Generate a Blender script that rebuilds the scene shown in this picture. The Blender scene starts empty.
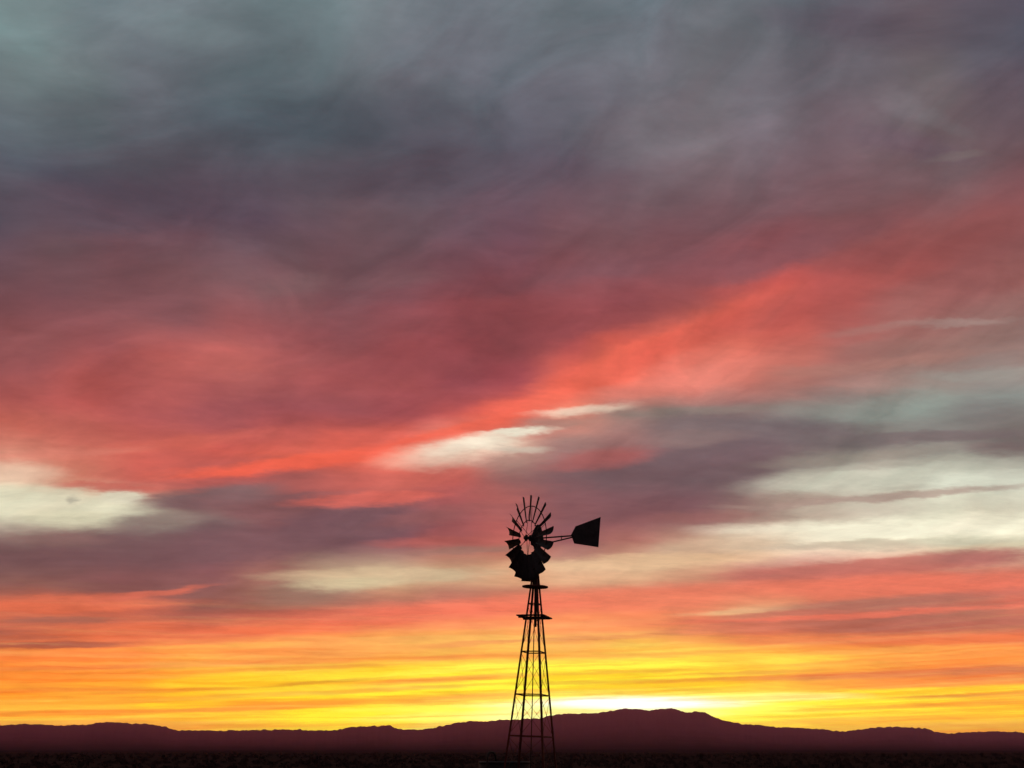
import bpy, bmesh, math, random
from math import sin, cos, tan, atan2, radians, degrees, pi, sqrt, hypot
from mathutils import Vector, Matrix, noise as mnoise

S = bpy.context.scene
COL = S.collection

# ------------------------------------------------------------------ camera
FPX = 900.0                                   # focal length in pixels of a 1024 px wide frame
PITCH = math.atan((751.0 - 384.0) / FPX)      # looking up, plain's horizon near the bottom edge
EYE = 1.65
cam_data = bpy.data.cameras.new("camera")
cam_data.sensor_width = 36.0
cam_data.lens = 36.0 * FPX / 1024.0
cam_data.clip_start = 0.1
cam_data.clip_end = 120000.0
cam = bpy.data.objects.new("camera", cam_data)
COL.objects.link(cam)
cam.location = (0, 0, EYE)
cam.rotation_euler = (radians(90) + PITCH, 0, 0)
S.camera = cam

# ------------------------------------------------------------------ view transform
S.view_settings.view_transform = 'Standard'
S.view_settings.look = 'None'
S.view_settings.gamma = 1.0
S.view_settings.exposure = 0.0
S.view_settings.use_curve_mapping = False
S.render.film_transparent = False
S.cycles.max_bounces = 6
S.cycles.volume_bounces = 0
S.cycles.transparent_max_bounces = 8

# ------------------------------------------------------------------ sun: at the horizon behind the ridge
SUN_AZ, SUN_EL = radians(5.6), radians(0.6)
sun_data = bpy.data.lights.new("sun", 'SUN')
sun_data.energy = 0.6
sun_data.angle = radians(0.5)
sun_data.color = (1.0, 0.55, 0.25)
sun = bpy.data.objects.new("sun", sun_data)
COL.objects.link(sun)
sdir = Vector((sin(SUN_AZ) * cos(SUN_EL), cos(SUN_AZ) * cos(SUN_EL), sin(SUN_EL)))
sun.rotation_euler = (-sdir).to_track_quat('-Z', 'Y').to_euler()
sun.location = (0, 0, 60)


def s2l(c):
    c = max(0.0, c) / 255.0
    return c / 12.92 if c <= 0.04045 else ((c + 0.055) / 1.055) ** 2.4


def px_dir(x, y):
    """photo pixel -> (azimuth, elevation) in degrees, azimuth 0 = straight ahead, + right"""
    u, v = (x - 512.0) / FPX, (384.0 - y) / FPX
    f = cos(PITCH) - sin(PITCH) * v
    z = sin(PITCH) + cos(PITCH) * v
    return degrees(atan2(u, f)), degrees(atan2(z, hypot(u, f)))


def dir_px(az, el):
    a, e = radians(az), radians(el)
    dx, dy, dz = sin(a) * cos(e), cos(a) * cos(e), sin(e)
    depth = dy * cos(PITCH) + dz * sin(PITCH)
    up = -dy * sin(PITCH) + dz * cos(PITCH)
    return 512 + FPX * dx / depth, 384 - FPX * up / depth


# ------------------------------------------------------------------ the sunset sky (world)
# colours of the sky, sampled over its azimuth and elevation (rows run from high cloud to horizon)
SKYROWS = [
(0,   "70807f 6c7a7c 76828a 7a868a 707e82 707c80 7a8086 70767e 707880 70787e 6c747c 687076 5e666c 5c626c 625864 625a66 5e5c68"),
(32,  "768a8a 6e7a7c 687678 788486 6c7a7c 687478 6c747a 687076 6c767c 6e747c 686e76 666c74 5e5c66 645862 5e545c 60566a 565462"),
(64,  "809092 707e80 627074 68707a 626c72 5c666e 626c72 606a70 626a72 6c747c 6c727a 6c7078 6c646a 6c6268 6c6268 685e62 5c5a68"),
(96,  "7c8a8e 707c7e 666e74 5a626a 565e66 545c64 5e666e 5e6269 5c626a 626a72 70747c 76767c 746c74 686068 746a70 70666c 5e5866"),
(128, "70787e 6e727a 62666e 565a62 50565e 4e545c 50545c 60646c 60626c 605c68 706e76 7a7278 7a7078 6a5c62 6c5c64 6c6268 5c505c"),
(160, "545862 52545e 54525c 524e5a 54525c 544e58 544c58 5c5662 5a5460 5c505c 6a5e66 72646a 76686c 746266 6a5862 6a5c60 684c50"),
(192, "504c58 544a58 564c58 5a4a56 584854 584a56 584c56 5a4c58 5a4c5a 5c4c58 6c5a60 72585c 76585c 74565a 725458 745054 74464e"),
(224, "584c58 5c4c58 5c4a56 5c4854 5e4c58 645058 645058 604c58 644a58 6e5258 705056 785258 785258 785256 845256 825254 844e50"),
(256, "6c4e54 705054 704c52 6c4c50 705054 78585c 765458 704e54 7e5058 864e54 845056 825056 845058 9e5050 964e4e 8e504e 8c5250"),
(288, "744e54 7a4e54 7c4e54 7c5256 825a5e 785256 744c52 824c52 8e4c50 944e52 8e5054 945050 c4564e aa5652 a05450 985856 925e5a"),
(320, "864e50 8a5254 865254 865054 965052 7e4c52 824c52 8c4a4e 8c484c 8e4a4e 965052 d26050 cc5e52 b45c56 ac6e68 967872 967872"),
(352, "8c5252 965254 a05252 ba605a ac605c 904e50 984c4e 94484c 904a4e b2524e ea6a54 dc7262 cc7464 b4746c a0746c 9c746c 9a7870"),
(384, "9a5254 aa5450 b45854 ba605c b05c5a a65656 9c4e4e 944a50 a04a50 f06e56 ec7e6c de8272 c47c6e b07c72 9e847c 928c84 929490"),
(416, "ba5c50 b85a52 b25854 a45456 a0565a a0585a 9e4e52 c05854 e66452 ec9078 96807a 78706c 76686a 827c78 8c948c 7c7c78 78746e"),
(448, "ce8470 ce7664 cc6a5c c85e54 d66050 ec6852 ec6854 e88a78 c89a8a 967876 966260 786264 6c6262 847a74 8c847c 847e78 7a6e6c"),
(480, "e2c0a4 ce8c74 cc6c5e be6058 845858 aa605c ce685a be6058 966460 8c5c5e 70585c 6c585c 786e68 c8c8b4 d2d0bc d2d6c0 d8dac6"),
(512, "dcd8ba d8d4b4 c4bea4 826e6a 825858 7c585c 785458 965658 be645c 825658 7c565a 7c5c5e 9e8478 baaa98 c8beaa d6d0b8 dcd6be"),
(544, "785c5a 82625e 78605e 705258 7c5256 745258 7c5258 a8605c b4645a 966060 b4786a c4a086 e6d6b8 eee2c6 ece2c4 e2d6b4 d6ccac"),
(576, "825c58 7c5654 7e5252 825456 96625a bea082 c8b08c cca480 e0ac82 e6be94 d6b48c cc9678 be7064 c87062 cc6e5e be6e5e c86e5e"),
(592, "9c6256 965e54 885854 865a56 966256 967464 be8c6e b47864 be7c64 cc7c62 d27860 dc7862 e67e62 e67c60 e27860 e6745e d26e5c"),
(608, "e27454 ce6c52 c46852 965e54 a05e52 aa6858 be6c5c ce705c e2785c f48260 f68862 f09068 e6aa7c c4705c b07060 b07462 c86e5a"),
(624, "b46450 be6852 c86a52 be6452 d86e54 ec7056 f07858 f68c5e f89660 f8a062 ec8c60 dc7c5e c4705c be6c5a b46a5a b46858 b46a5a"),
(640, "a05c50 e07854 ec7c54 f08254 fa945a faa05e f6b264 f0b460 fabe64 f4aa62 fabe62 f4aa60 ec8c58 e28254 dc7c52 dc7a52 d87852"),
(656, "fa9652 fc9852 fa9a52 fab458 faa85a faa058 f6a454 f0aa54 f8b054 f6b856 fcd254 fcce4c fcc44c fab450 faae50 f6a050 f49c50"),
(672, "f69642 fa9a42 faa042 fab43c fac83c fcd23c fcd634 fde03c fff050 fde43c fcdc3c fcd23e fabe44 faae48 f0964a e0864e d68050"),
(688, "f69c3a faa03c fab438 fcc832 fcd632 fad232 fac83c fad238 feec46 fce038 fcdc36 fcdc38 fcbe46 faaa48 f6a04a f4984a f69c48"),
(704, "fab43c faba3c fcbe3c fed828 fcb43c fed232 fdd832 fcc846 fff582 fffabe fffddc fffaaa fff56e ffee46 fee23c fcd83c fcd23c"),
(720, "fcbe50 fcbe50 fab450 fcc846 fdd23c ffe628 ffeb3c fff078 fffaaa fffabe fffabe feec5a fee646 fcd63c fcc83c fcce3c fac83c"),
(740, "fab446 fab446 faaa46 fabe3c fcc83c fdd232 fdd23c fdd25a fff096 fff5a0 fff5a0 fedc50 fed23c fac83c faBE3c fac43c fabe3c"),
]
GY = [r[0] for r in SKYROWS]
GRID = [[tuple(int(h[i:i + 2], 16) for i in (0, 2, 4)) for h in r[1].split()] for r in SKYROWS]


def cat(p0, p1, p2, p3, t):
    return 0.5 * (2 * p1 + (p2 - p0) * t + (2 * p0 - 5 * p1 + 4 * p2 - p3) * t * t + (3 * p1 - p0 - 3 * p2 + p3) * t ** 3)


def grid_colour(x, y):
    x = min(1023.9, max(0.0, x)); y = min(739.9, max(0.0, y))
    i = int(x // 64); tx = x / 64 - i
    j = max(k for k in range(len(GY)) if GY[k] <= y)
    j = min(j, len(GY) - 2); ty = (y - GY[j]) / (GY[j + 1] - GY[j])
    out = []
    for c in range(3):
        rows = []
        for jj in (j - 1, j, j + 1, j + 2):
            R = GRID[min(len(GY) - 1, max(0, jj))]
            a = [R[min(16, max(0, ii))][c] for ii in (i - 1, i, i + 1, i + 2)]
            rows.append(cat(*a, tx))
        out.append(min(255.0, max(0.0, cat(*rows, ty))))
    return out


world = bpy.data.worlds.new("World")
S.world = world
world.use_nodes = True
world.cycles.sampling_method = 'MANUAL'
world.cycles.sample_map_resolution = 1024
NT = world.node_tree
NT.nodes.clear()
N, Lk = NT.nodes, NT.links


def node(kind, **kw):
    n = N.new(kind)
    for k, v in kw.items():
        setattr(n, k, v)
    return n


def sock(s, v):
    if isinstance(v, bpy.types.NodeSocket):
        Lk.new(v, s)
    else:
        s.default_value = v


def math_n(op, a, b=None, c=None, clamp=False):
    n = node('ShaderNodeMath', operation=op, use_clamp=clamp)
    sock(n.inputs[0], a)
    if b is not None: sock(n.inputs[1], b)
    if c is not None: sock(n.inputs[2], c)
    return n.outputs[0]


def rng(v, a, b, c, d, smooth=False):
    n = node('ShaderNodeMapRange')
    n.interpolation_type = 'SMOOTHSTEP' if smooth else 'LINEAR'
    n.clamp = True
    sock(n.inputs[0], v)
    for i, q in zip((1, 2, 3, 4), (a, b, c, d)): sock(n.inputs[i], q)
    return n.outputs[0]


def mixc(fac, a, b, blend='MIX'):
    n = node('ShaderNodeMix', data_type='RGBA', blend_type=blend)
    n.clamp_factor = True
    sock(n.inputs[0], fac); sock(n.inputs[6], a); sock(n.inputs[7], b)
    return n.outputs[2]


def comb(x, y, z=0.0):
    n = node('ShaderNodeCombineXYZ')
    sock(n.inputs[0], x); sock(n.inputs[1], y); sock(n.inputs[2], z)
    return n.outputs[0]


def noise_n(vec, scale, detail, rough=0.55, out=0, distort=0.0):
    n = node('ShaderNodeTexNoise', noise_dimensions='3D')
    sock(n.inputs['Vector'], vec)
    n.inputs['Scale'].default_value = scale
    n.inputs['Detail'].default_value = detail
    n.inputs['Roughness'].default_value = rough
    n.inputs['Distortion'].default_value = distort
    return n.outputs[out]


tc = node('ShaderNodeTexCoord')
sep = node('ShaderNodeSeparateXYZ'); Lk.new(tc.outputs['Generated'], sep.inputs[0])
dx, dy, dz = sep.outputs
az = math_n('MULTIPLY', math_n('ARCTAN2', dx, dy), 180 / pi)
el = math_n('MULTIPLY', math_n('ARCSINE', dz), 180 / pi)
# position on the cloud layer: a flat deck seen in perspective, so texture closes up to the horizon
zz = math_n('ADD', math_n('MAXIMUM', dz, 0.0), 0.11)
deck = comb(math_n('DIVIDE', dx, zz), math_n('DIVIDE', dy, zz))
mp = node('ShaderNodeMapping', vector_type='POINT')
Lk.new(deck, mp.inputs['Vector'])
mp.inputs['Rotation'].default_value = (0, 0, radians(-14))
mp.inputs['Scale'].default_value = (0.75, 1.25, 1.0)
deck = mp.outputs[0]

wsep = node('ShaderNodeSeparateColor')
Lk.new(noise_n(deck, 2.4, 7, 0.62, out=1), wsep.inputs[0])
w1 = math_n('SUBTRACT', wsep.outputs[0], 0.5)
w2 = math_n('SUBTRACT', wsep.outputs[1], 0.5)
w3 = math_n('SUBTRACT', wsep.outputs[2], 0.5)
amp_e = rng(el, 2.0, 40, 0.14, 3.2)
amp_a = rng(el, 0.5, 40, 5.0, 3.0)
azw = math_n('MULTIPLY_ADD', w2, amp_a, az)
elw = math_n('MULTIPLY_ADD', w1, amp_e, el)
elw = math_n('MAXIMUM', elw, 0.0)

ELMAX, PW = 48.0, 0.75
t = math_n('POWER', math_n('DIVIDE', elw, ELMAX), PW)
STOP_Y = [740, 728, 718, 708, 698, 688, 678, 668, 658, 648, 637, 626, 615, 604, 593, 582, 570, 556, 542,
          528, 514, 500, 484, 464, 440, 416, 384, 348, 304, 240, 150, 10]
NCOL, AZ0, AZ1 = 21, -38.0, 38.0
colr = None
for i in range(NCOL):
    a = AZ0 + (AZ1 - AZ0) * i / (NCOL - 1)
    r = node('ShaderNodeValToRGB')
    cr = r.color_ramp
    cr.interpolation = 'LINEAR'
    stops = []
    for y in STOP_Y:
        e = px_dir(512, y)[1]
        x_, y_ = dir_px(a, e)
        c = grid_colour(x_, y_)
        stops.append(((e / ELMAX) ** PW, [s2l(k) for k in c] + [1.0]))
    cr.elements[0].position, cr.elements[0].color = stops[0]
    cr.elements[1].position, cr.elements[1].color = stops[-1]
    for p, c in stops[1:-1]:
        q = cr.elements.new(p); q.color = c
    sock(r.inputs[0], t if colr is None else math_n('MULTIPLY_ADD', colr, 1e-7, t))   # chained, so the shader evaluates one column at a time
    if colr is None:
        colr = r.outputs[0]
    else:
        st = (AZ1 - AZ0) / (NCOL - 1)
        colr = mixc(rng(azw, a - st, a, 0.0, 1.0, True), colr, r.outputs[0])

# ---- single cloud streaks and openings, each at its bearing in the sky
fsep = node('ShaderNodeSeparateColor')
Lk.new(noise_n(deck, 5.5, 7, 0.68, out=1), fsep.inputs[0])
f1 = math_n('SUBTRACT', fsep.outputs[0], 0.5)
f2 = math_n('SUBTRACT', fsep.outputs[1], 0.5)
az2 = math_n('MULTIPLY_ADD', f2, 2.2, math_n('MULTIPLY_ADD', w3, 2.0, az))
el2 = math_n('MULTIPLY_ADD', f1, rng(el, 2.0, 30, 0.12, 2.2), math_n('MULTIPLY_ADD', w1, rng(el, 2.0, 30, 0.06, 1.6), el))
ragged = math_n('MULTIPLY', rng(fsep.outputs[2], 0.42, 0.72, 0.0, 1.0), rng(el, 3, 9, 0.5, 0.85))          # thins the banks in ragged patches
V = comb(az2, el2, ragged)


def streak(base, vec, x, y, L, H, ang, rgb, op=0.8, soft=0.75):
    """an elongated cloud bank (or gap) centred where the photo has it; L, H half sizes, ang its slope"""
    a = radians(ang)
    e0 = px_dir(x - L * cos(a), y + L * sin(a)); e1 = px_dir(x + L * cos(a), y - L * sin(a))
    p0 = px_dir(x - H * sin(a), y - H * cos(a)); p1 = px_dir(x + H * sin(a), y + H * cos(a))
    c = px_dir(x, y)
    m = node('ShaderNodeMapping', vector_type='TEXTURE')
    Lk.new(vec, m.inputs['Vector'])
    m.inputs['Location'].default_value = (c[0], c[1], 0)
    m.inputs['Rotation'].default_value = (0, 0, atan2(e1[1] - e0[1], e1[0] - e0[0]))
    m.inputs['Scale'].default_value = (hypot(e1[0] - e0[0], e1[1] - e0[1]) / 2, max(0.05, hypot(p1[0] - p0[0], p1[1] - p0[1]) / 2), 1)
    ln = node('ShaderNodeVectorMath', operation='LENGTH')
    Lk.new(m.outputs[0], ln.inputs[0])
    fac = rng(ln.outputs['Value'], 1.0 - soft * 0.75, 1.0 + soft * 0.65, op, 0.0, True)
    return mixc(fac, base, tuple(s2l(k) for k in rgb) + (1.0,))


STREAKS = [
 # high cloud
 (20, 70, 60, 34, -10, (130, 146, 148), .5), (175, 25, 70, 18, -12, (124, 138, 142), .5), (425, 75, 60, 12, -35, (106, 112, 120), .5),
 (340, 120, 120, 26, 4, (78, 83, 92), .5), (560, 120, 34, 30, 40, (94, 96, 104), .4), (650, 130, 70, 30, 10, (122, 114, 120), .45),
 (900, 102, 26, 14, -20, (126, 116, 122), .6), (935, 118, 40, 10, -30, (120, 110, 114), .5), (905, 145, 60, 14, -14, (104, 84, 96), .5),
 (860, 25, 110, 18, -5, (96, 84, 96), .5), (800, 115, 30, 16, 20, (104, 92, 98), .4), (955, 158, 30, 5, 8, (122, 106, 104), .5),
 (290, 285, 40, 12, 10, (128, 94, 96), .5), (395, 280, 60, 8, 5, (120, 86, 90), .4),
 # salmon band climbing to the right
 (590, 378, 170, 16, 23, (238, 106, 84), .75), (690, 338, 105, 13, 23, (216, 97, 81), .7), (810, 302, 120, 18, 16, (176, 86, 80), .5), (950, 240, 130, 22, 14, (142, 82, 80), .5), (640, 268, 150, 18, 10, (124, 80, 88), .5), (765, 258, 110, 15, 14, (126, 81, 87), .8), (130, 205, 170, 26, 2, (90, 76, 88), .55), (420, 180, 140, 22, 2, (86, 76, 87), .6),
 (560, 300, 150, 14, 8, (152, 78, 82), .5), (600, 320, 110, 12, 12, (140, 74, 78), .5), (500, 345, 180, 16, 14, (142, 72, 76), .5),
 (400, 405, 150, 14, 8, (152, 76, 80), .5), (215, 362, 60, 18, 5, (190, 98, 92), .5), (240, 408, 70, 10, 4, (158, 82, 86), .6),
 (150, 445, 130, 7, 6, (210, 104, 88), .5), (70, 452, 70, 6, 4, (212, 130, 112), .5),
 # salmon and grey-rose bars at right
 (950, 322, 60, 4, 3, (170, 146, 138), .6), (880, 328, 60, 5, 8, (166, 124, 116), .5), (920, 345, 90, 8, 4, (152, 114, 106), .5),
 (860, 365, 120, 7, 5, (178, 128, 116), .5), (980, 374, 60, 5, 3, (154, 150, 142), .6), (690, 380, 110, 10, 10, (222, 128, 112), .6),
 # red ribbon with a sharp lower side
 (300, 464, 125, 8, 6, (242, 102, 78), .9, .6), (330, 484, 90, 8, 4, (190, 98, 90), .6), (440, 440, 90, 11, 12, (238, 102, 80), .8, .5),
 (255, 478, 80, 6, 5, (180, 90, 84), .5), (400, 480, 70, 14, 6, (204, 102, 90), .6),
 # openings of pale sky
 (458, 453, 64, 12, 6, (236, 208, 184), .85, .95), (478, 445, 46, 7, 9, (248, 234, 210), .85, .9), (505, 462, 40, 7, 6, (168, 130, 118), .6), (522, 434, 36, 3.5, 4, (250, 240, 216), .9, .7),
 (580, 412, 46, 4.5, 5, (242, 216, 192), .8, .9), (518, 450, 30, 4, 3, (205, 190, 172), .7),
 # dark bank right of centre
 (560, 424, 40, 7, 3, (150, 126, 116), .6), (690, 412, 90, 7, 3, (132, 124, 116), .6), (760, 431, 118, 15, -2, (108, 97, 99), .85, .6), (720, 452, 90, 16, 8, (108, 92, 96), .8, .6),
 (670, 474, 140, 22, 5, (107, 88, 92), .85, .8), (600, 458, 60, 10, 6, (178, 96, 92), .65), (690, 436, 60, 9, 4, (140, 116, 112), .5),
 (590, 510, 120, 20, 4, (126, 86, 90), .6), (700, 517, 60, 6, 3, (150, 96, 92), .5),
 # grey-green and cream sky at right
 (880, 408, 110, 14, 3, (136, 144, 136), .7), (840, 394, 40, 6, -4, (116, 112, 108), .4), (990, 412, 40, 12, 0, (116, 110, 108), .6),
 (940, 436, 90, 6, 3, (116, 104, 104), .8, .5), (830, 440, 60, 8, -5, (112, 102, 102), .6), (1010, 450, 40, 7, -6, (124, 108, 106), .7),
 (850, 458, 90, 7, 5, (150, 142, 130), .6), (930, 472, 130, 12, 4, (196, 196, 178), .75, 1.0), (840, 481, 85, 10, 4, (204, 204, 184), .7, 1.0), (880, 466, 80, 3, 5, (168, 162, 148), .6, .9), (960, 486, 90, 2.5, 3, (178, 174, 158), .5, .9),
 (985, 482, 60, 10, 3, (224, 226, 206), .7), (880, 498, 150, 4, 4, (168, 144, 132), .8, .6), (790, 498, 40, 7, 0, (156, 134, 122), .7),
 (930, 528, 160, 12, 2, (250, 244, 216), .95, .8), (800, 531, 90, 8, 1, (238, 230, 204), .85, .9), (870, 546, 120, 5, 2, (186, 170, 148), .7, .6),
 (960, 541, 60, 5, 3, (214, 212, 184), .6), (720, 545, 80, 10, 6, (206, 180, 150), .6), (640, 562, 130, 8, 2, (234, 196, 154), .8, .6),
 (880, 566, 170, 9, 4, (192, 110, 98), .85, .5), (990, 556, 70, 8, 2, (164, 106, 100), .7),
 # left opening and the bank below it
 (50, 505, 105, 16, -3, (222, 217, 188), .95, .75), (72, 520, 50, 10, -7, (218, 212, 180), .7, .75), (125, 497, 26, 7, 4, (222, 216, 190), .85, .5),
 (18, 474, 50, 10, 0, (226, 188, 162), .7), (73, 500, 6, 3, 0, (150, 146, 132), .6, .9), (120, 488, 60, 5, 0, (196, 100, 88), .7, .5),
 (212, 498, 70, 12, 6, (118, 94, 95), .95, .6), (165, 521, 50, 8, 8, (132, 112, 106), .8), (260, 508, 80, 12, -4, (126, 86, 88), .6),
 (180, 548, 190, 20, 2, (116, 84, 88), .75, .6), (50, 538, 60, 6, -2, (132, 98, 94), .6),
 (370, 500, 80, 7, 3, (216, 104, 90), .75, .5), (355, 524, 85, 17, 2, (110, 80, 86), .9, .5), (300, 540, 90, 14, 10, (114, 82, 87), .6),
 (440, 541, 60, 5, 2, (182, 96, 88), .6), (440, 515, 60, 8, 10, (150, 92, 90), .5), (470, 551, 60, 4, 3, (150, 116, 104), .6),
 (390, 576, 110, 8, 1, (206, 182, 146), .85, .6), (300, 592, 50, 12, 5, (150, 120, 104), .6), (345, 584, 50, 7, 2, (210, 196, 156), .7),
 # bright salmon belt
 (900, 584, 190, 10, 2, (240, 126, 98), .7, .9), (640, 598, 130, 11, 2, (242, 132, 98), .65, .9), (440, 610, 130, 9, 3, (248, 122, 92), .65, .9), (560, 622, 120, 7, 2, (252, 150, 98), .6, .9),
 (950, 640, 120, 5, 1, (240, 130, 88), .5, .9), (60, 600, 90, 5, 2, (238, 118, 84), .6, .9), (280, 630, 110, 6, 2, (246, 122, 86), .6, .9), (130, 626, 90, 4, 2, (236, 120, 84), .5, .9),
 # orange streaks low in the west
 (90, 606, 110, 6, 1, (232, 118, 84), .7), (150, 594, 60, 3, 7, (214, 110, 88), .8), (60, 620, 60, 3, 1, (150, 96, 84), .7), (40, 637, 40, 2.5, 1, (176, 98, 80), .7),
 (60, 645, 75, 4, 1, (162, 92, 80), .85), (110, 632, 60, 5, 2, (232, 122, 84), .6), (220, 647, 90, 3.5, 2, (252, 184, 90), .75), (190, 636, 100, 3, 2, (222, 112, 80), .5),
 (60, 668, 120, 2.5, 1, (226, 124, 72), .6), (60, 690, 100, 2.5, 1, (232, 130, 60), .6), (200, 663, 80, 4, 2, (236, 138, 80), .5), (120, 650, 180, 2.5, 1, (255, 164, 90), .6),
 (230, 680, 70, 7, 2, (254, 214, 50), .6), (200, 698, 120, 2.5, 3, (216, 150, 50), .55), (90, 712, 140, 2.5, 1, (238, 136, 56), .7), (60, 718, 140, 2, 1, (255, 214, 80), .7),
 (230, 709, 110, 2.5, 2, (234, 140, 60), .6), (330, 640, 90, 7, 2, (252, 170, 92), .5), (290, 662, 80, 3.5, 2, (240, 138, 82), .6),
 (450, 634, 100, 3, 4, (250, 176, 100), .6), (480, 643, 60, 2.5, 4, (228, 136, 88), .6), (470, 657, 70, 3, 2, (236, 140, 84), .6),
 (460, 669, 80, 3, 4, (255, 244, 96), .85), (360, 674, 100, 3, 3, (252, 222, 60), .6), (450, 679, 90, 3, 3, (246, 156, 80), .8), (330, 682, 60, 1.6, 4, (200, 150, 60), .6),
 (470, 688, 110, 3.5, 4, (255, 232, 56), .85), (470, 698, 80, 4, 4, (248, 160, 80), .8), (310, 704, 120, 3.5, 3, (248, 166, 72), .75), (300, 696, 100, 3, 2, (254, 226, 52), .6),
 (400, 712, 170, 5, 3, (255, 232, 60), .7), (450, 715, 90, 4, 3, (255, 244, 120), .8),
 # glow above the ridge where the sun went down
 (620, 704, 210, 9, 1, (255, 246, 110), .8), (625, 703, 130, 5.5, 1, (255, 255, 226), .95), (530, 712, 60, 6, 3, (255, 250, 180), .8),
 (720, 700, 110, 4, 1, (255, 250, 130), .7), (610, 714, 90, 6, 0, (255, 250, 190), .7),
 (640, 703, 95, 6, 0, (275, 270, 305), .95, .8),
 (600, 666, 110, 3.5, 1, (255, 244, 84), .7), (620, 672, 90, 2, 2, (232, 176, 70), .6), (580, 682, 80, 2, 2, (214, 166, 60), .5), (700, 690, 70, 3, 1, (250, 190, 66), .5),
 (640, 692, 110, 2, 2, (236, 190, 56), .5), (600, 628, 70, 5, 2, (246, 150, 100), .5), (590, 638, 90, 2.5, 2, (222, 132, 90), .5),
 (70, 676, 150, 5, 1, (248, 150, 66), .6), (80, 700, 150, 5, 1, (246, 158, 58), .6), (60, 657, 130, 4, 1, (250, 144, 80), .6), (160, 724, 110, 3, 1, (248, 166, 60), .6), (160, 691, 90, 2.2, 2, (224, 132, 56), .6),
 (330, 651, 110, 5, 2, (248, 160, 88), .6), (300, 668, 100, 2.2, 2, (232, 140, 66), .6), (380, 690, 120, 2.2, 3, (228, 150, 64), .6), (560, 655, 90, 4, 2, (246, 170, 84), .6), (660, 655, 100, 2.5, 2, (240, 160, 80), .6),
 (700, 680, 120, 2.2, 2, (226, 150, 64), .6), (930, 660, 130, 5, 1, (246, 154, 78), .6), (960, 686, 90, 4, 1, (246, 152, 74), .7), (940, 712, 110, 2, 2, (240, 160, 60), .6), (990, 724, 60, 3, 1, (248, 180, 60), .5),
 # right hand bars
 (745, 611, 60, 3, 4, (240, 186, 136), .85), (880, 603, 130, 6, 4, (176, 114, 98), .85), (780, 614, 70, 3, 3, (190, 108, 92), .6), (850, 616, 190, 3, 3, (240, 122, 98), .7),
 (900, 626, 190, 6.5, 1, (178, 106, 92), .85), (730, 630, 70, 5, 2, (214, 120, 96), .6), (860, 640, 160, 3.5, 1, (234, 132, 88), .6), (920, 650, 120, 5, 1, (252, 172, 88), .6),
 (780, 660, 70, 4, 2, (255, 214, 80), .7), (770, 672, 90, 2, 2, (214, 150, 70), .6), (900, 674, 170, 4, 2, (220, 128, 84), .85), (1000, 670, 60, 4, 1, (200, 116, 84), .6), (830, 664, 70, 2, 2, (238, 170, 76), .5),
 (890, 693, 170, 4, 2, (255, 236, 60), .85), (790, 697, 70, 4, 1, (255, 255, 180), .7), (920, 698, 120, 1.8, 3, (206, 140, 60), .7), (850, 702, 110, 3, 1, (255, 240, 56), .7),
 (960, 704, 90, 2.5, 2, (238, 150, 62), .7), (870, 708, 110, 1.8, 2, (232, 170, 50), .6), (880, 714, 150, 3, 2, (254, 226, 60), .7), (840, 720, 90, 3, 2, (248, 180, 70), .6),
 (800, 716, 60, 1.5, 2, (214, 180, 40), .6), (960, 718, 90, 3, 1, (250, 196, 62), .5),
]
wisp = noise_n(deck, 3.6, 9, 0.70, distort=0.3)
mp2 = node('ShaderNodeMapping', vector_type='POINT')
Lk.new(deck, mp2.inputs['Vector'])
mp2.inputs['Rotation'].default_value = (0, 0, radians(38))
mp2.inputs['Scale'].default_value = (1.2, 7.0, 1.0)
fall = noise_n(mp2.outputs[0], 2.0, 5, 0.6)
mott = noise_n(comb(math_n('MULTIPLY_ADD', w2, 0.7, math_n('MULTIPLY', az, 0.10)), math_n('MULTIPLY_ADD', az, -0.05, math_n('MULTIPLY', el, 0.20))), 1.05, 8, 0.58, out=1, distort=0.8)
msep = node('ShaderNodeSeparateColor'); Lk.new(mott, msep.inputs[0])
gain = rng(wisp, 0.32, 0.68, 0.86, 1.14)
gain = math_n('MULTIPLY', gain, math_n('ADD', 1.0, math_n('MULTIPLY', rng(el, 3, 14, 0.05, 0.15), rng(msep.outputs[0], 0.34, 0.66, -1.0, 1.0))))
tint = math_n('MULTIPLY', rng(msep.outputs[1], 0.33, 0.67, -0.055, 0.055), rng(el, 6, 30, 0.3, 1.0))
tintc = comb(math_n('ADD', 1.0, tint), math_n('MULTIPLY_ADD', tint, -0.35, 1.0), math_n('MULTIPLY_ADD', tint, -0.2, 1.0))
gain = math_n('MULTIPLY', gain, rng(fall, 0.25, 0.75, 0.95, 1.05))
# what the evening haze takes from the sky's light on its long way through the low air
HAZE_D, HAZE_TOP = 3.6e-5, 920.0
tau = math_n('MINIMUM', math_n('DIVIDE', HAZE_D * HAZE_TOP, math_n('MAXIMUM', dz, 0.01)), HAZE_D * 30000)
gain = math_n('MULTIPLY', gain, math_n('EXPONENT', tau))
glow = math_n('SUBTRACT', math_n('EXPONENT', tau), 1.0)
base_sky = colr


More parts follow.
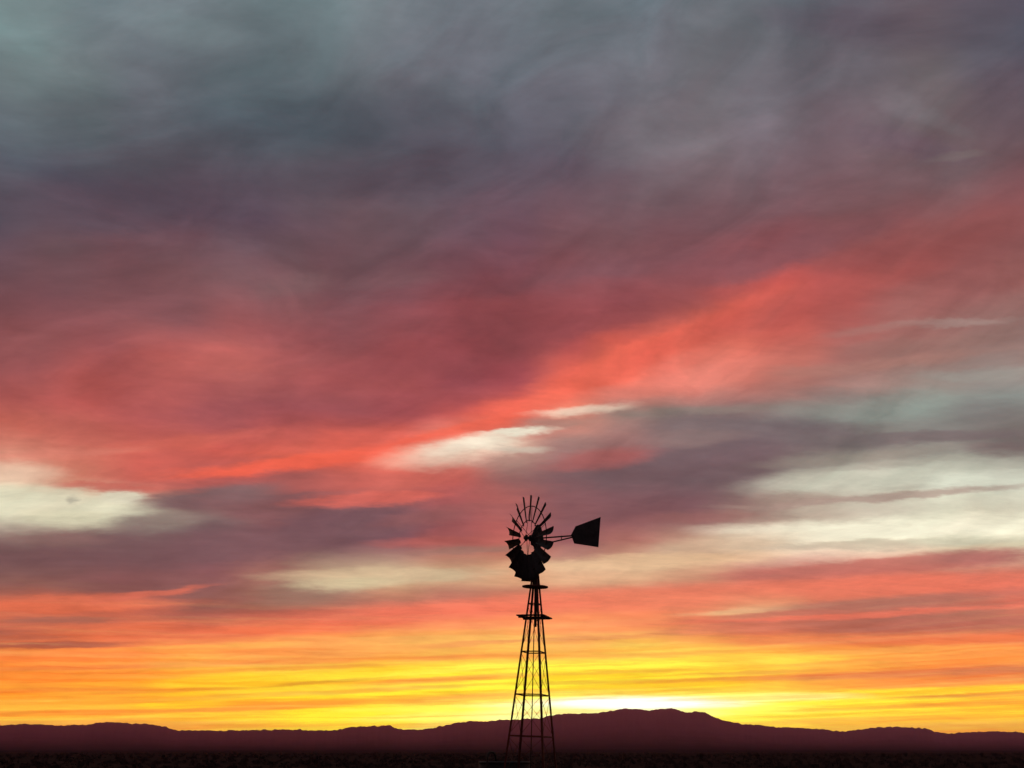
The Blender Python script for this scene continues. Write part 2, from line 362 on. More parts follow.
def band(lo, hi, fine_grain):
    """the cloud picture between two elevations (degrees); only its own streaks are evaluated there"""
    col, n_, vec = base_sky, 0, V
    for q in STREAKS:
        x, y, L, H, ang = q[:5]
        dyp = H * 2.2 + abs(L * sin(radians(ang))) + 10
        els = [px_dir(xx, yy)[1] for xx in (x - L, x, x + L) for yy in (y - dyp, y + dyp)]
        if max(els) < lo or min(els) > hi: continue
        if n_ % 6 == 5:                                  # chained, so the shader is worked through in order
            ch = node('ShaderNodeVectorMath', operation='MULTIPLY_ADD')
            Lk.new(col, ch.inputs[0]); ch.inputs[1].default_value = (1e-7, 1e-7, 1e-7); Lk.new(V, ch.inputs[2])
            vec = ch.outputs[0]
        col = streak(col, vec, *q); n_ += 1
    print('band', lo, hi, n_)
    if fine_grain:
        lowmask = rng(el, 2.0, 10.0, 1.0, 0.0, True)
        fine = noise_n(comb(math_n('MULTIPLY', az2, 0.045), math_n('MULTIPLY_ADD', az, -0.06, math_n('MULTIPLY', el2, 2.3))), 1.0, 5, 0.66)
        col = mixc(math_n('MULTIPLY', rng(fine, 0.495, 0.575, 0.0, 0.66), lowmask), col, (0.95, 0.62, 0.45, 1), 'MULTIPLY')
        col = mixc(math_n('MULTIPLY', rng(fine, 0.46, 0.28, 0.0, 0.25), lowmask), col, (1.0, 0.80, 0.20, 1), 'SCREEN')
        near = rng(math_n('ABSOLUTE', math_n('ADD', az, -2.0)), 4.0, 22.0, 1.12, 0.98, True)   # purest close to where the sun set
        col = mixc(rng(el, 4.0, 8.5, 1.0, 0.0, True), col, comb(1.04, near, 0.78), 'MULTIPLY')
    gm = node('ShaderNodeVectorMath', operation='SCALE')
    Lk.new(col, gm.inputs[0]); Lk.new(gain, gm.inputs['Scale'])
    bg_ = node('ShaderNodeBackground')
    tm = node('ShaderNodeVectorMath', operation='MULTIPLY')
    Lk.new(gm.outputs[0], tm.inputs[0]); Lk.new(tintc, tm.inputs[1])
    sb = node('ShaderNodeVectorMath', operation='MULTIPLY_ADD')       # less the light the haze itself adds
    sb.inputs[0].default_value = (-0.13, -0.027, -0.042); Lk.new(comb(glow, glow, glow), sb.inputs[1]); Lk.new(tm.outputs[0], sb.inputs[2])
    mx = node('ShaderNodeVectorMath', operation='MAXIMUM')
    Lk.new(sb.outputs[0], mx.inputs[0]); mx.inputs[1].default_value = (0.0, 0.0, 0.0)
    Lk.new(mx.outputs[0], bg_.inputs[0]); bg_.inputs[1].default_value = 1.0
    return bg_.outputs[0]


def mixs(fac, a, b):
    n = node('ShaderNodeMixShader')
    sock(n.inputs[0], fac); Lk.new(a, n.inputs[1]); Lk.new(b, n.inputs[2])
    return n.outputs[0]


CUTS = [4.6, 9.2, 14.5, 21.5]
EDG = [-90] + CUTS + [90]
sh = None
for i in range(len(EDG) - 1):
    b_ = band(EDG[i] - 0.25, EDG[i + 1] + 0.25, i < 2)
    sh = b_ if sh is None else mixs(rng(el, EDG[i] - 0.15, EDG[i] + 0.15, 0.0, 1.0), sh, b_)

# ---- behind the camera: the dusky far side, a clear Nishita sky veiled by grey-violet cloud
sky = node('ShaderNodeTexSky', sky_type='NISHITA')
sky.sun_disc = False
sky.sun_elevation = SUN_EL
sky.sun_rotation = SUN_AZ
sky.altitude = 1200
sc_ = node('ShaderNodeVectorMath', operation='SCALE')
Lk.new(sky.outputs[0], sc_.inputs[0]); sc_.inputs['Scale'].default_value = 0.05
far = mixc(rng(wisp, 0.3, 0.7, 0.45, 0.85), sc_.outputs[0], (0.085, 0.07, 0.085, 1))
side = rng(math_n('ABSOLUTE', az), 40, 95, 0.0, 1.0, True)
side = math_n('MULTIPLY', side, rng(el, 50, 85, 1.0, 0.5, True))
fbg = node('ShaderNodeBackground')
Lk.new(far, fbg.inputs[0]); fbg.inputs[1].default_value = 1.0
wo = node('ShaderNodeOutputWorld')
Lk.new(mixs(side, sh, fbg.outputs[0]), wo.inputs[0])

# ------------------------------------------------------------------ helpers


def material(name, build):
    m = bpy.data.materials.new(name)
    m.use_nodes = True
    nt = m.node_tree
    b = nt.nodes['Principled BSDF']
    build(nt, b)
    return m


def noisy(nt, b, c1, c2, scale, rough=0.8, metal=0.0, detail=6, coord='Object', bump=0.0):
    tcn = nt.nodes.new('ShaderNodeTexCoord')
    nz = nt.nodes.new('ShaderNodeTexNoise')
    nz.inputs['Scale'].default_value = scale
    nz.inputs['Detail'].default_value = detail
    nz.inputs['Roughness'].default_value = 0.65
    nt.links.new(tcn.outputs[coord], nz.inputs['Vector'])
    r = nt.nodes.new('ShaderNodeValToRGB')
    r.color_ramp.elements[0].position = 0.35; r.color_ramp.elements[0].color = c1 + (1,)
    r.color_ramp.elements[1].position = 0.68; r.color_ramp.elements[1].color = c2 + (1,)
    nt.links.new(nz.outputs[0], r.inputs[0])
    nt.links.new(r.outputs[0], b.inputs['Base Color'])
    b.inputs['Roughness'].default_value = rough
    b.inputs['Metallic'].default_value = metal
    if bump:
        bn = nt.nodes.new('ShaderNodeBump')
        bn.inputs['Strength'].default_value = bump
        nt.links.new(nz.outputs[0], bn.inputs['Height'])
        nt.links.new(bn.outputs[0], b.inputs['Normal'])


M_GROUND = material("dry_ground", lambda nt, b: noisy(nt, b, (0.05, 0.027, 0.022), (0.085, 0.046, 0.036), 0.05, 1.0, bump=0.2))
M_HILL = material("hill_rock", lambda nt, b: noisy(nt, b, (0.025, 0.018, 0.018), (0.05, 0.035, 0.034), 0.0009, 1.0))
M_STEEL = material("weathered_steel", lambda nt, b: noisy(nt, b, (0.045, 0.03, 0.028), (0.10, 0.07, 0.06), 9.0, 0.75, 0.3))
M_RUST = material("rusty_iron", lambda nt, b: noisy(nt, b, (0.11, 0.022, 0.015), (0.22, 0.045, 0.028), 14.0, 0.85, 0.1))
M_BLADE = material("blade_sheet", lambda nt, b: noisy(nt, b, (0.05, 0.036, 0.034), (0.10, 0.08, 0.075), 5.0, 0.7, 0.3))
M_WOOD = material("grey_plank", lambda nt, b: noisy(nt, b, (0.05, 0.028, 0.02), (0.10, 0.06, 0.045), 6.0, 0.9))
M_TANK = material("tank_steel", lambda nt, b: noisy(nt, b, (0.03, 0.024, 0.022), (0.06, 0.05, 0.046), 4.0, 0.8, 0.2))
M_WATER = material("tank_water", lambda nt, b: noisy(nt, b, (0.01, 0.012, 0.012), (0.014, 0.016, 0.016), 1.0, 0.04))
M_LEAF = material("scrub_leaf", lambda nt, b: noisy(nt, b, (0.055, 0.032, 0.027), (0.085, 0.05, 0.042), 1.7, 1.0, coord='Generated'))
M_TWIG = material("scrub_twig", lambda nt, b: noisy(nt, b, (0.03, 0.022, 0.018), (0.06, 0.045, 0.035), 8.0, 1.0))
for m_ in (M_GROUND, M_HILL, M_LEAF, M_TWIG):
    m_.node_tree.nodes['Principled BSDF'].inputs['Specular IOR Level'].default_value = 0.0


def link_mesh(name, verts, faces, mat, parent=None, smooth=False):
    me = bpy.data.meshes.new(name)
    me.from_pydata([tuple(v) for v in verts], [], faces)
    me.update()
    if mat: me.materials.append(mat)
    if smooth:
        me.polygons.foreach_set('use_smooth', [True] * len(me.polygons))
    o = bpy.data.objects.new(name, me)
    COL.objects.link(o)
    if parent is not None: o.parent = parent
    return o


class MB:
    def __init__(self): self.v, self.f = [], []

    def add(self, v, f):
        n = len(self.v); self.v += [Vector(p) for p in v]; self.f += [[i + n for i in q] for q in f]; return self

    def box(self, c, s, mat=None):
        sx, sy, sz = s[0] / 2, s[1] / 2, s[2] / 2
        v = [Vector((x * sx, y * sy, z * sz)) for z in (-1, 1) for x, y in ((-1, -1), (1, -1), (1, 1), (-1, 1))]
        if mat: v = [mat @ p for p in v]
        v = [p + Vector(c) for p in v]
        return self.add(v, [[3, 2, 1, 0], [4, 5, 6, 7], [0, 1, 5, 4], [1, 2, 6, 5], [2, 3, 7, 6], [3, 0, 4, 7]])

    def tube(self, a, b, r, r2=None, n=10):
        a, b = Vector(a), Vector(b); r2 = r if r2 is None else r2
        d = (b - a).normalized()
        u = d.orthogonal().normalized(); w = d.cross(u)
        v = [a + (u * cos(2 * pi * i / n) + w * sin(2 * pi * i / n)) * r for i in range(n)]
        v += [b + (u * cos(2 * pi * i / n) + w * sin(2 * pi * i / n)) * r2 for i in range(n)]
        f = [[i, (i + 1) % n, n + (i + 1) % n, n + i] for i in range(n)]
        return self.add(v, f + [list(range(n))[::-1], list(range(n, 2 * n))])

    def path(self, pts, r, n=8):
        pts = [Vector(p) for p in pts]
        k = len(pts); v = []
        ref = None
        for i, p in enumerate(pts):
            d = (pts[min(k - 1, i + 1)] - pts[max(0, i - 1)]).normalized()
            u = d.orthogonal().normalized() if ref is None else (ref - d * ref.dot(d)).normalized()
            ref = u; w = d.cross(u)
            v += [p + (u * cos(2 * pi * j / n) + w * sin(2 * pi * j / n)) * r for j in range(n)]
        f = [[i * n + j, i * n + (j + 1) % n, (i + 1) * n + (j + 1) % n, (i + 1) * n + j] for i in range(k - 1) for j in range(n)]
        return self.add(v, f + [list(range(n))[::-1], list(range((k - 1) * n, k * n))])

    def ring(self, R, r, n=54, m=8, y=0.0):
        """torus round the local Y axis"""
        v = []
        for i in range(n):
            a = 2 * pi * i / n
            for j in range(m):
                b = 2 * pi * j / m
                q = R + r * cos(b)
                v.append(Vector((q * sin(a), y + r * sin(b), q * cos(a))))
        f = [[i * m + j, i * m + (j + 1) % m, ((i + 1) % n) * m + (j + 1) % m, ((i + 1) % n) * m + j] for i in range(n) for j in range(m)]
        return self.add(v, f)

    def loft(self, secs, n=20):
        """secs: list of (cx, cy, z, rx, ry) stacked ellipses"""
        v = []
        for cx, cy, z, rx, ry in secs:
            v += [Vector((cx + rx * cos(2 * pi * i / n), cy + ry * sin(2 * pi * i / n), z)) for i in range(n)]
        f = [[k * n + i, k * n + (i + 1) % n, (k + 1) * n + (i + 1) % n, (k + 1) * n + i] for k in range(len(secs) - 1) for i in range(n)]
        return self.add(v, f + [list(range(n))[::-1], list(range((len(secs) - 1) * n, len(secs) * n))])

    def angle_iron(self, a, b, w, th, inward):
        """L section bar from a to b with its two flanges opening towards `inward`"""
        a, b = Vector(a), Vector(b)
        d = (b - a).normalized()
        i = Vector(inward); i = (i - d * i.dot(d)).normalized()
        s = d.cross(i)
        f1 = (i + s).normalized(); f2 = (i - s).normalized()
        prof = [Vector((0, 0, 0)), f1 * w, f1 * w + f2 * th, f1 * th + f2 * th, f2 * w + f1 * th, f2 * w]
        v = [a + p for p in prof] + [b + p for p in prof]
        f = [[k, (k + 1) % 6, 6 + (k + 1) % 6, 6 + k] for k in range(6)]
        return self.add(v, f + [[0, 3, 2, 1], [0, 5, 4, 3], [6, 7, 8, 9], [6, 9, 10, 11]])

    def build(self, name, mat, parent=None, smooth=False):
        o = link_mesh(name, self.v, self.f, mat, parent, smooth)
        bm = bmesh.new(); bm.from_mesh(o.data)
        bmesh.ops.recalc_face_normals(bm, faces=bm.faces)
        bm.to_mesh(o.data); bm.free()
        return o


def tag(o, label=None, cat=None, group=None, kind=None):
    if label: o['label'] = label
    if cat: o['category'] = cat
    if group: o['group'] = group
    if kind: o['kind'] = kind
    return o


def empty(name, loc):
    o = bpy.data.objects.new(name, None)
    o.empty_display_size = 0.3
    COL.objects.link(o); o.location = loc
    return o


# ------------------------------------------------------------------ ground: one sheet out past the hills
FARG = 36000.0
v, f = [(0, 0, 0)], []
radii = [3, 6, 10, 16, 24, 34, 48, 66, 90, 120, 160, 220, 300, 420, 600, 900, 1400, 2200, 3500, 5600, 9000, 14000, 22000, FARG]
NA = 144
for k, r in enumerate(radii):
    for i in range(NA):
        a = 2 * pi * i / NA
        x, y = r * sin(a), r * cos(a)
        z = 0.0
        if 30 < r < 3000:
            z = -0.10 - 0.25 * (0.5 + 0.5 * mnoise.noise(Vector((x * 0.02, y * 0.02, 3.3)))) * min(1, r / 200)
        v.append((x, y, z if r < 3000 else -0.25))
for i in range(NA):
    f.append([0, 1 + (i + 1) % NA, 1 + i])
for k in range(len(radii) - 1):
    for i in range(NA):
        a, b = 1 + k * NA + i, 1 + k * NA + (i + 1) % NA
        f.append([a, b, b + NA, a + NA])
g = MB(); g.v = [Vector(p) for p in v]; g.f = f
ground = tag(g.build("ground", M_GROUND, smooth=True), "dark flat desert plain running out to the hills", "ground", kind="structure")

# ------------------------------------------------------------------ hills on the horizon
RIDGE = [(0, 725), (20, 724.5), (40, 724), (52, 725), (60, 726), (75, 725), (90, 724), (100, 722), (108, 721.5), (120, 722.5), (130, 724), (142, 724),
         (155, 724.5), (165, 727), (175, 730), (200, 730.5), (250, 730.5), (275, 730), (280, 729), (290, 730), (298, 729.5), (310, 730.5), (335, 730),
         (345, 728), (355, 727), (370, 726), (380, 726.5), (388, 725), (395, 728), (403, 729.5), (420, 730), (432, 728), (443, 726), (455, 723),
         (470, 721), (480, 721.5), (505, 720), (540, 718), (560, 714), (575, 713.5), (600, 713), (612, 710.5), (625, 708.5), (640, 709.5), (648, 710.7),
         (660, 709), (672, 708.5), (685, 712), (697, 711), (705, 712.5), (715, 717), (725, 721), (740, 723.5), (760, 725), (775, 727), (795, 727.5),
         (820, 729), (832, 730.5), (845, 731), (860, 729), (880, 727), (910, 727), (925, 728.5), (935, 732), (950, 733.5), (970, 732), (990, 731.5),
         (1015, 732), (1024, 733)]
RAE = [px_dir(x, y) for x, y in RIDGE]


def crest_el(az):
    if az <= RAE[0][0]:
        return RAE[0][1] + 0.35 * mnoise.noise(Vector((az * 0.16, 1.7, 0))) * min(1, (RAE[0][0] - az) / 3)
    if az >= RAE[-1][0]:
        return RAE[-1][1] + 0.35 * mnoise.noise(Vector((az * 0.16, 5.1, 0))) * min(1, (az - RAE[-1][0]) / 3)
    for (a0, e0), (a1, e1) in zip(RAE, RAE[1:]):
        if a0 <= az <= a1:
            return e0 + (e1 - e0) * (az - a0) / (a1 - a0)


v, f = [], []
azs = [-75 + 150 * i / 2400 for i in range(2401)]
prof = [(-0.92, 0.0000), (-0.88, 0.0024), (-0.80, 0.0180), (-0.70, 0.0540), (-0.60, 0.1080), (-0.50, 0.1800), (-0.40, 0.2760), (-0.32, 0.3672), (-0.25, 0.4650), (-0.18, 0.5740), (-0.13, 0.6699), (-0.09, 0.7553), (-0.05, 0.8598), (-0.02, 0.9457), (0.0, 1.0),
        (0.03, 0.9), (0.08, 0.72), (0.16, 0.42), (0.26, 0.15), (0.34, 0.0)]
for a in azs:
    D = 19000 + 1500 * mnoise.noise(Vector((a * 0.05, 9.0, 0)))
    e = crest_el(a) + 0.04 * mnoise.noise(Vector((a * 2.6, 0.3, 0.2))) + 0.05 * mnoise.noise(Vector((a * 6.0, 4.3, 0.2))) + 0.025 * mnoise.noise(Vector((a * 15.0, 2.3, 0.2)))
    Hc = EYE + D * tan(radians(e))
    for q, h in prof:
        r = D * (1 + q)
        z = Hc * h
        if 0 < h < 1:
            spur = mnoise.fractal(Vector((a * 1.1 + 0.3 * q, q * 5.0, 2.0)), 1.0, 2.1, 4)
            z *= 1 + 0.16 * spur * (1 - h)
        v.append((r * sin(radians(a)), r * cos(radians(a)), z - (1.2 if h == 0 else 0.0)))
K = len(prof)
for i in range(len(azs) - 1):
    for k in range(K - 1):
        f.append([i * K + k, (i + 1) * K + k, (i + 1) * K + k + 1, i * K + k + 1])
hm = MB(); hm.v = [Vector(p) for p in v]; hm.f = f
hills = tag(hm.build("hills", M_HILL, smooth=True), "low purple desert hills along the horizon under the glow", "hills", kind="structure")

# ------------------------------------------------------------------ haze over the plain
hz = MB().box((0, 0, (HAZE_TOP - 2) / 2), (76000, 76000, HAZE_TOP + 2))
haze = hz.build("haze", None)
hmat = bpy.data.materials.new("evening_haze"); hmat.use_nodes = True
hn = hmat.node_tree; hn.nodes.clear()
pv = hn.nodes.new('ShaderNodeVolumePrincipled')
pv.inputs['Color'].default_value = (0.80, 0.32, 0.68, 1)
pv.inputs['Density'].default_value = HAZE_D
pv.inputs['Anisotropy'].default_value = 0.68
ho = hn.nodes.new('ShaderNodeOutputMaterial')
hn.links.new(pv.outputs[0], ho.inputs['Volume'])
haze.data.materials.append(hmat)
tag(haze, "thin rosy evening haze lying over the plain and hills", "haze", kind="stuff")

# ------------------------------------------------------------------ windmill
DIST = 24.9
LEAN = radians(2.0)
mill = empty("windmill", (0.43, DIST, 0.0))
mill.rotation_euler = (0, LEAN, 0)
tag(mill, "old multi-bladed farm windmill with tail vane on a thin lattice tower", "windmill")
TH = radians(25)
CORN = [Vector((-cos(TH), -sin(TH), 0)), Vector((sin(TH), -cos(TH), 0)), Vector((cos(TH), sin(TH), 0)), Vector((-sin(TH), cos(TH), 0))]


def rad(z): return 0.92 - 0.131 * z


def corner(k, z): return CORN[k % 4] * rad(z) + Vector((0, 0, z))


for k in range(4):
    MB().angle_iron(corner(k, -0.2), corner(k, 6.62), 0.05, 0.010, -CORN[k]).build("tower_leg", M_RUST, mill)
LEV = [0.12, 1.0, 2.0, 3.01, 4.09, 5.35]
for z in LEV[1:]:
    for k in range(4):
        a, b = corner(k, z), corner(k + 1, z)
        d = (b - a).normalized()
        inw = -(CORN[k] + CORN[(k + 1) % 4]).normalized()
        a2, b2 = a + d * 0.03 + inw * 0.02, b - d * 0.03 + inw * 0.02
        ang = atan2(d.y, d.x)
        MB().box((a2 + b2) / 2, ((b2 - a2).length, 0.008, 0.03), Matrix.Rotation(ang, 3, 'Z')).build("girt", M_RUST, mill)
for z0, z1 in zip(LEV, LEV[1:]):
    for k in range(4):
        inw = -(CORN[k] + CORN[(k + 1) % 4]).normalized() * 0.012
        MB().tube(corner(k, z0 + .03) + inw, corner(k + 1, z1 - .03) + inw, 0.0052, n=6).build("brace_rod", M_RUST, mill)
        inw = inw * 2.6
        MB().tube(corner(k + 1, z0 + .03) + inw, corner(k, z1 - .03) + inw, 0.0052, n=6).build("brace_rod", M_RUST, mill)
for k in range(4):
    MB().box(CORN[k] * 0.925 + Vector((0, 0, 0.03)), (0.34, 0.34, 0.24), Matrix.Rotation(TH, 3, 'Z')).build("footing", M_TANK, mill)

# work platform: four planks round the tower, carried on two bearers
pl = MB()
zP = 5.01
rot = Matrix.Rotation(TH + pi / 4, 3, 'Z')
hw = 0.385
for s in (-1, 1):
    pl.box(rot @ Vector((0, s * (hw - 0.07), 0)) + Vector((0, 0, zP)), (2 * hw, 0.14, 0.03), rot)
    pl.box(rot @ Vector((s * (hw - 0.07), 0, 0)) + Vector((0, 0, zP + 0.002)), (0.14, 2 * hw - 0.29, 0.03), rot)
plat = pl.build("work_platform", M_WOOD, mill)
for s in (-1, 1):
    MB().box(rot @ Vector((s * 0.19, 0, 0)) + Vector((0, 0, zP - 0.032)), (0.04, 2 * hw, 0.03), rot).build("bearer", M_WOOD, plat)
# furl ring: a round plate under the head
MB().loft([(0, 0, 5.79, .34, .22), (0, 0, 5.80, .355, .23), (0, 0, 5.83, .355, .23), (0, 0, 5.84, .33, .21)], 28).build("furl_ring", M_RUST, mill, True)
MB().tube((0.03, 0, 4.75), (0.0, 0, 6.92), 0.038, n=14).build("mast_pipe", M_STEEL, mill, True)
MB().tube((0, 0, 0.7), (0, 0, 4.74), 0.013, n=8).build("pump_rod", M_WOOD, mill, True)
MB().tube((0, 0, -0.1), (0, 0, 0.9), 0.06, n=14).build("well_pipe", M_STEEL, mill, True)

# head, in its own turned frame (local -Y = the way the wheel faces)
PSI = radians(59.2)
HUBZ = 7.1
Rz = Matrix.Rotation(-PSI, 3, 'Z')


def hd(x, y, z): return Rz @ Vector((x, y, 0)) + Vector((0, 0, HUBZ + z))


gm_ = MB().loft([(0, 0.03, -.28, .06, .07), (0, 0.03, -.17, .085, .12), (0, .03, -.14, .115, .20), (0, .03, .02, .12, .21), (0, .03, .10, .118, .19), (0, .04, .22, .105, .155),
                 (0, .05, .34, .08, .11), (0, .05, .42, .055, .07), (0, .05, .45, .02, .025)], 20)
gm_.v = [hd(p.x, p.y, p.z) for p in gm_.v]
gear = gm_.build("gear_housing", M_STEEL, mill, True)
ls = MB().tube(hd(0.13, 0.0, -.05), hd(0.20, 0.0, -.05), 0.035, n=10).build("oil_plug", M_STEEL, gear, True)

R = 1.18
Mw = Matrix.Translation(mill.location) @ Matrix.Rotation(LEAN, 4, 'Y')
wa, we = px_dir(528.2, 538.0)
wdir = Vector((tan(radians(wa)), 1, tan(radians(we)) / cos(radians(wa))))
wheel_pos = Mw.inverted() @ (Vector((0, 0, EYE)) + wdir * 24.77)
print('wheel', wheel_pos, hd(0, -.25, 0))
WY = -0.25                                    # wheel plane ahead of the tower axis
wb = MB()
wb.ring(0.885, 0.013, 72, 8, 0.03); wb.ring(0.49, 0.012, 54, 8, 0.0)
for k in range(6):
    th = radians(60 * k + 12)
    for s, yy in ((-1, -0.06), (1, 0.07)):
        t2 = th + s * 0.06
        wb.tube((0.07 * sin(th + s * .5), yy, 0.07 * cos(th + s * .5)), (0.885 * sin(t2), 0.03, 0.885 * cos(t2)), 0.0075, n=6)
wheel = wb.build("wheel", M_STEEL, mill)
wheel.location = wheel_pos
wheel.rotation_euler = (Matrix.Rotation(-LEAN - radians(1.1), 3, 'Y') @ Rz @ Matrix.Rotation(radians(1.6), 3, 'X')).to_euler()
hub = MB().tube((0, -0.13, 0), (0, 0.2, 0), 0.045, n=16)
hub.tube((0, -0.075, 0), (0, -0.055, 0), 0.09, n=20); hub.tube((0, 0.06, 0), (0, 0.08, 0), 0.09, n=20)
hub.build("hub", M_STEEL, wheel)
# curved sail blades: narrow at the inner ring, wide at the tip, set at a pitch
P = radians(33)
bv, bf = [], []
NR, NC = 5, 6
for i in range(NR + 1):
    u = i / NR
    r = 0.46 + (R - 0.46) * u
    ch = 0.15 + (0.285 - 0.15) * u
    for j in range(NC + 1):
        s = j / NC - 0.5
        cam_ = 0.17 * ch * (1 - 4 * s * s)
        tx, ny = ch * s * cos(P) - cam_ * sin(P) * -1 * 0.0, ch * s * sin(P)
        tx += cam_ * sin(P); ny -= cam_ * cos(P)
        bv.append((tx, -ny, r))
for i in range(NR):
    for j in range(NC):
        a = i * (NC + 1) + j
        bf.append([a, a + 1, a + NC + 2, a + NC + 1])
blade0 = None
for k in range(18):
    if blade0 is None:
        b = blade0 = link_mesh("blade", bv, bf, M_BLADE, wheel, True)
        so = b.modifiers.new("sheet", 'SOLIDIFY'); so.thickness = 0.004; so.offset = 0
    else:
        b = blade0.copy(); COL.objects.link(b); b.parent = wheel
    b.rotation_euler = (0, radians(20 * k - 8.9), 0)

# tail: two boom bars and a broad sheet vane, lying in a vertical plane behind the head
TDIR = Vector((0.985, 0.17, 0)).normalized()
Minv = (Matrix.Translation(mill.location) @ Matrix.Rotation(LEAN, 4, 'Y')).inverted()
Tn = TDIR.cross(Vector((0, 0, 1)))
HEADW = (Matrix.Translation(mill.location) @ Matrix.Rotation(LEAN, 4, 'Y')) @ Vector((0, 0, HUBZ))


def tail_pt(x, y):
    az_, el_ = px_dir(x, y)
    d = Vector((sin(radians(az_)) * cos(radians(el_)), cos(radians(az_)) * cos(radians(el_)), sin(radians(el_))))
    o = Vector((0, 0, EYE))
    s = (HEADW - o).dot(Tn) / d.dot(Tn)
    return Minv @ (o + d * s)


poly = [tail_pt(*p) for p in ((571.0, 534.8), (575.6, 526.3), (600.6, 517.0), (598.4, 547.2), (574.2, 543.5))]
tn = (poly[2] - poly[0]).cross(poly[3] - poly[0]).normalized()
n5 = len(poly)
vv = [p + tn * 0.006 for p in poly] + [p - tn * 0.006 for p in poly]
ff = [list(range(n5)), list(range(n5, 2 * n5))[::-1]] + [[i, n5 + i, n5 + (i + 1) % n5, (i + 1) % n5] for i in range(n5)]
vane = MB().add(vv, ff).build("tail_vane", M_BLADE, mill)
for a, b in (((576, 530.5), (600.0, 525.0)), ((576, 540.3), (598.8, 540.0))):
    MB().tube(tail_pt(*a) + tn * .018, tail_pt(*b) + tn * .018, 0.012, n=6).build("stiffener", M_STEEL, vane)
MB().tube(tail_pt(540, 538.2), tail_pt(573.5, 535.6), 0.021, n=8).build("tail_boom", M_STEEL, mill, True)
MB().tube(tail_pt(540, 545.0), tail_pt(573.5, 537.0), 0.019, n=8).build("tail_boom", M_STEEL, mill, True)
MB().tube(tail_pt(561.5, 535.6), tail_pt(561.5, 540.6), 0.012, n=8).build("boom_tie", M_STEEL, mill, True)

# ------------------------------------------------------------------ stock tank beside the tower, with its inlet pipe
TK = Vector((-0.20, 27.2, 0))
tank = empty("stock_tank", TK)
tag(tank, "round steel stock tank at the foot of the windmill, its rim catching pale light", "water tank")
RT, HT = 0.72, 1.33
n = 48
tb = MB()
secs = [(RT, 0.0), (RT, 0.35), (RT + .015, 0.38), (RT, 0.41), (RT, 0.82), (RT + .015, 0.85), (RT, 0.88), (RT, HT), (RT - .02, HT), (RT - .02, 0.06)]
vv = [Vector((r * cos(2 * pi * i / n), r * sin(2 * pi * i / n), z)) for r, z in secs for i in range(n)]
ff = [[k * n + i, k * n + (i + 1) % n, (k + 1) * n + (i + 1) % n, (k + 1) * n + i] for k in range(len(secs) - 1) for i in range(n)]
ff += [list(range(n))[::-1], list(range((len(secs) - 1) * n, len(secs) * n))]
tb.add(vv, ff); tb.build("wall", M_TANK, tank, True)
rimv = [((RT - .005) + .03 * cos(b), .03 * sin(b)) for b in [2 * pi * j / 8 for j in range(8)]]
vv = [Vector((r * cos(2 * pi * i / n), r * sin(2 * pi * i / n), HT + 0.02 + z)) for i in range(n) for r, z in rimv]
ff = [[i * 8 + j, i * 8 + (j + 1) % 8, ((i + 1) % n) * 8 + (j + 1) % 8, ((i + 1) % n) * 8 + j] for i in range(n) for j in range(8)]
MB().add(vv, ff).build("rim", M_TANK, tank, True)
wv = [Vector(((RT - .022) * cos(2 * pi * i / n), (RT - .022) * sin(2 * pi * i / n), HT - 0.10)) for i in range(n)]
link_mesh("water", wv, [list(range(n))], M_WATER, tank)
ip = MB().path([(-.47, -.67, -0.05), (-.47, -.67, 1.45), (-.46, -.65, 1.56), (-.41, -.59, 1.62), (-.33, -.50, 1.62), (-.26, -.42, 1.56), (-.24, -.39, 1.40)], 0.03, 10)
ip.build("inlet_pipe", M_STEEL, tank, True)

# ------------------------------------------------------------------ desert scrub
rnd = random.Random(7)


def leafy(mb, c, w, h, n, size):
    """loose leaf faces scattered through a low domed bush"""
    for _ in range(n):
        a = rnd.uniform(0, 2 * pi); q = sqrt(rnd.random()); zz_ = rnd.random() ** 0.8
        rr = w * q * sqrt(max(0.05, 1 - zz_ * zz_)) * rnd.uniform(0.8, 1.1)
        p = Vector(c) + Vector((rr * cos(a), rr * sin(a), h * zz_))
        d1 = Vector((rnd.gauss(0, 1), rnd.gauss(0, 1), rnd.gauss(0, 1))).normalized() * size * rnd.uniform(.6, 1.3)
        d2 = d1.orthogonal().normalized() * size * rnd.uniform(.3, .7)
        k = len(mb.v)
        mb.v += [p - d1, p + d2, p + d1, p - d2]
        mb.f.append([k, k + 1, k + 2, k + 3])


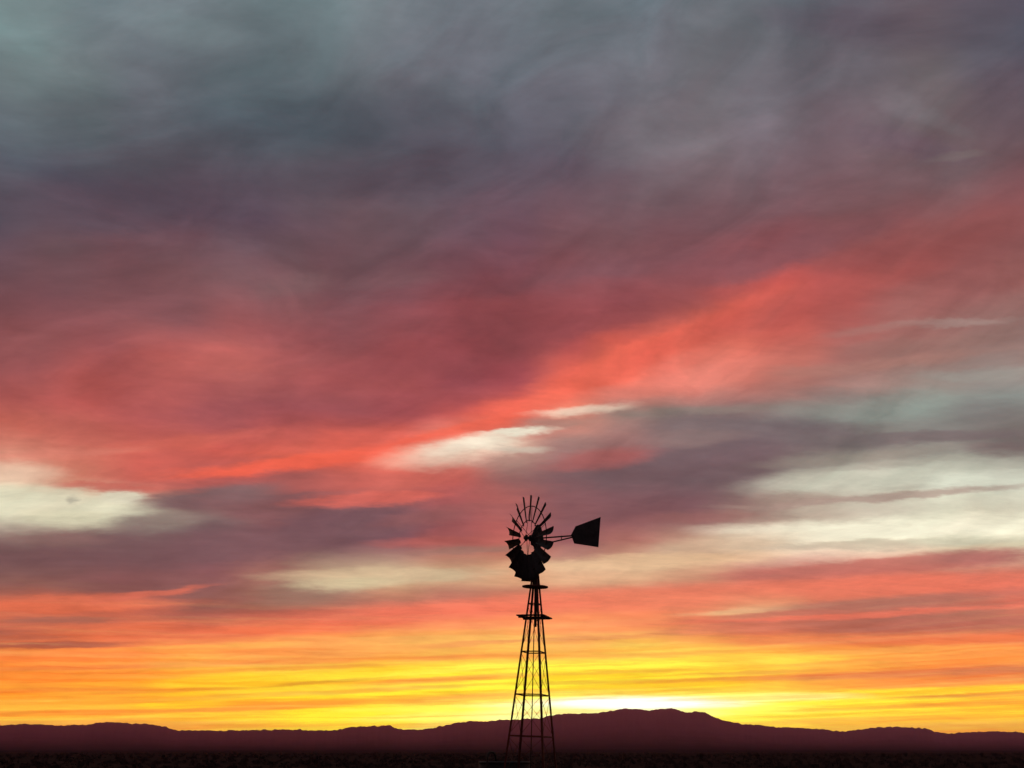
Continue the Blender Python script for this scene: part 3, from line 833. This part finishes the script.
sm = MB()
for _ in range(5200):
    r = 70 * (1100 / 70) ** (rnd.random() ** 0.8)
    a = radians(rnd.uniform(-44, 44))
    w = rnd.uniform(0.25, 0.75) * (1 + r / 1500); h = w * rnd.uniform(0.45, 0.85)
    leafy(sm, (r * sin(a), r * cos(a), -0.32), w, h + 0.1, 12 if r > 250 else 22, w * 0.42 if r > 250 else w * 0.3)
for _ in range(700):
    r = rnd.uniform(5, 70); a = rnd.uniform(0, 2 * pi)
    w = rnd.uniform(0.12, 0.4)
    if hypot(r * sin(a) - 0.3, r * cos(a) - 25.5) < 2.6: continue
    leafy(sm, (r * sin(a), r * cos(a), -0.02 if r < 30 else -0.25), w, w * 0.9, 26, w * 0.3)
tag(link_mesh("desert_scrub", sm.v, sm.f, M_LEAF), "low dark desert scrub covering the plain", "scrub", kind="stuff")


def shrub(x, y, wpx, hpx, label):
    az_, el_ = px_dir(x, y)
    d = (EYE + 0.25) / tan(radians(-el_))
    ppm = 1.0 / (px_dir(x + 1, y)[0] - az_) * degrees(1 / d)
    root = empty("desert_shrub", (d * sin(radians(az_)), d * cos(radians(az_)), -0.3))
    tag(root, label, "shrub", "shrubs out on the plain")
    w, h = wpx / ppm / 2, hpx / ppm + 0.05
    m = MB()
    for q in range(7):
        c = (rnd.uniform(-.55, .55) * w, rnd.uniform(-.5, .5) * w, h * rnd.uniform(0.05, .4))
        leafy(m, c, w * rnd.uniform(.4, .6), h * rnd.uniform(.5, .65), 90, w * 0.12)
    link_mesh("foliage", m.v, m.f, M_LEAF, root)
    b = MB()
    for q in range(6):
        a = rnd.uniform(0, 2 * pi)
        b.tube((0, 0, -0.05), (w * .5 * cos(a), w * .5 * sin(a), h * .75), 0.045, 0.015, 6)
    b.build("stem", M_TWIG, root)


shrub(701, 758.5, 6.5, 6, "tall dark shrub standing alone on the plain right of the windmill")
shrub(668, 759, 5.5, 4, "small shrub on the plain nearest to the windmill on its right side")
shrub(684, 759, 5, 3, "lowest shrub, just left of the tall lone shrub")
shrub(757, 757.5, 7, 4, "shrub at the plain's edge below the right end of the highest hill")
shrub(884, 756.7, 7, 3.5, "broad low shrub left of the pair near the right edge of the plain")
shrub(906, 756.7, 5, 3.5, "small shrub between the broad low shrub and the two darkest shrubs")
shrub(981.5, 756.5, 5, 4.5, "narrower of the two darkest shrubs near the right edge")
shrub(996, 756.5, 8.5, 4.5, "wider of the two darkest shrubs near the right edge")
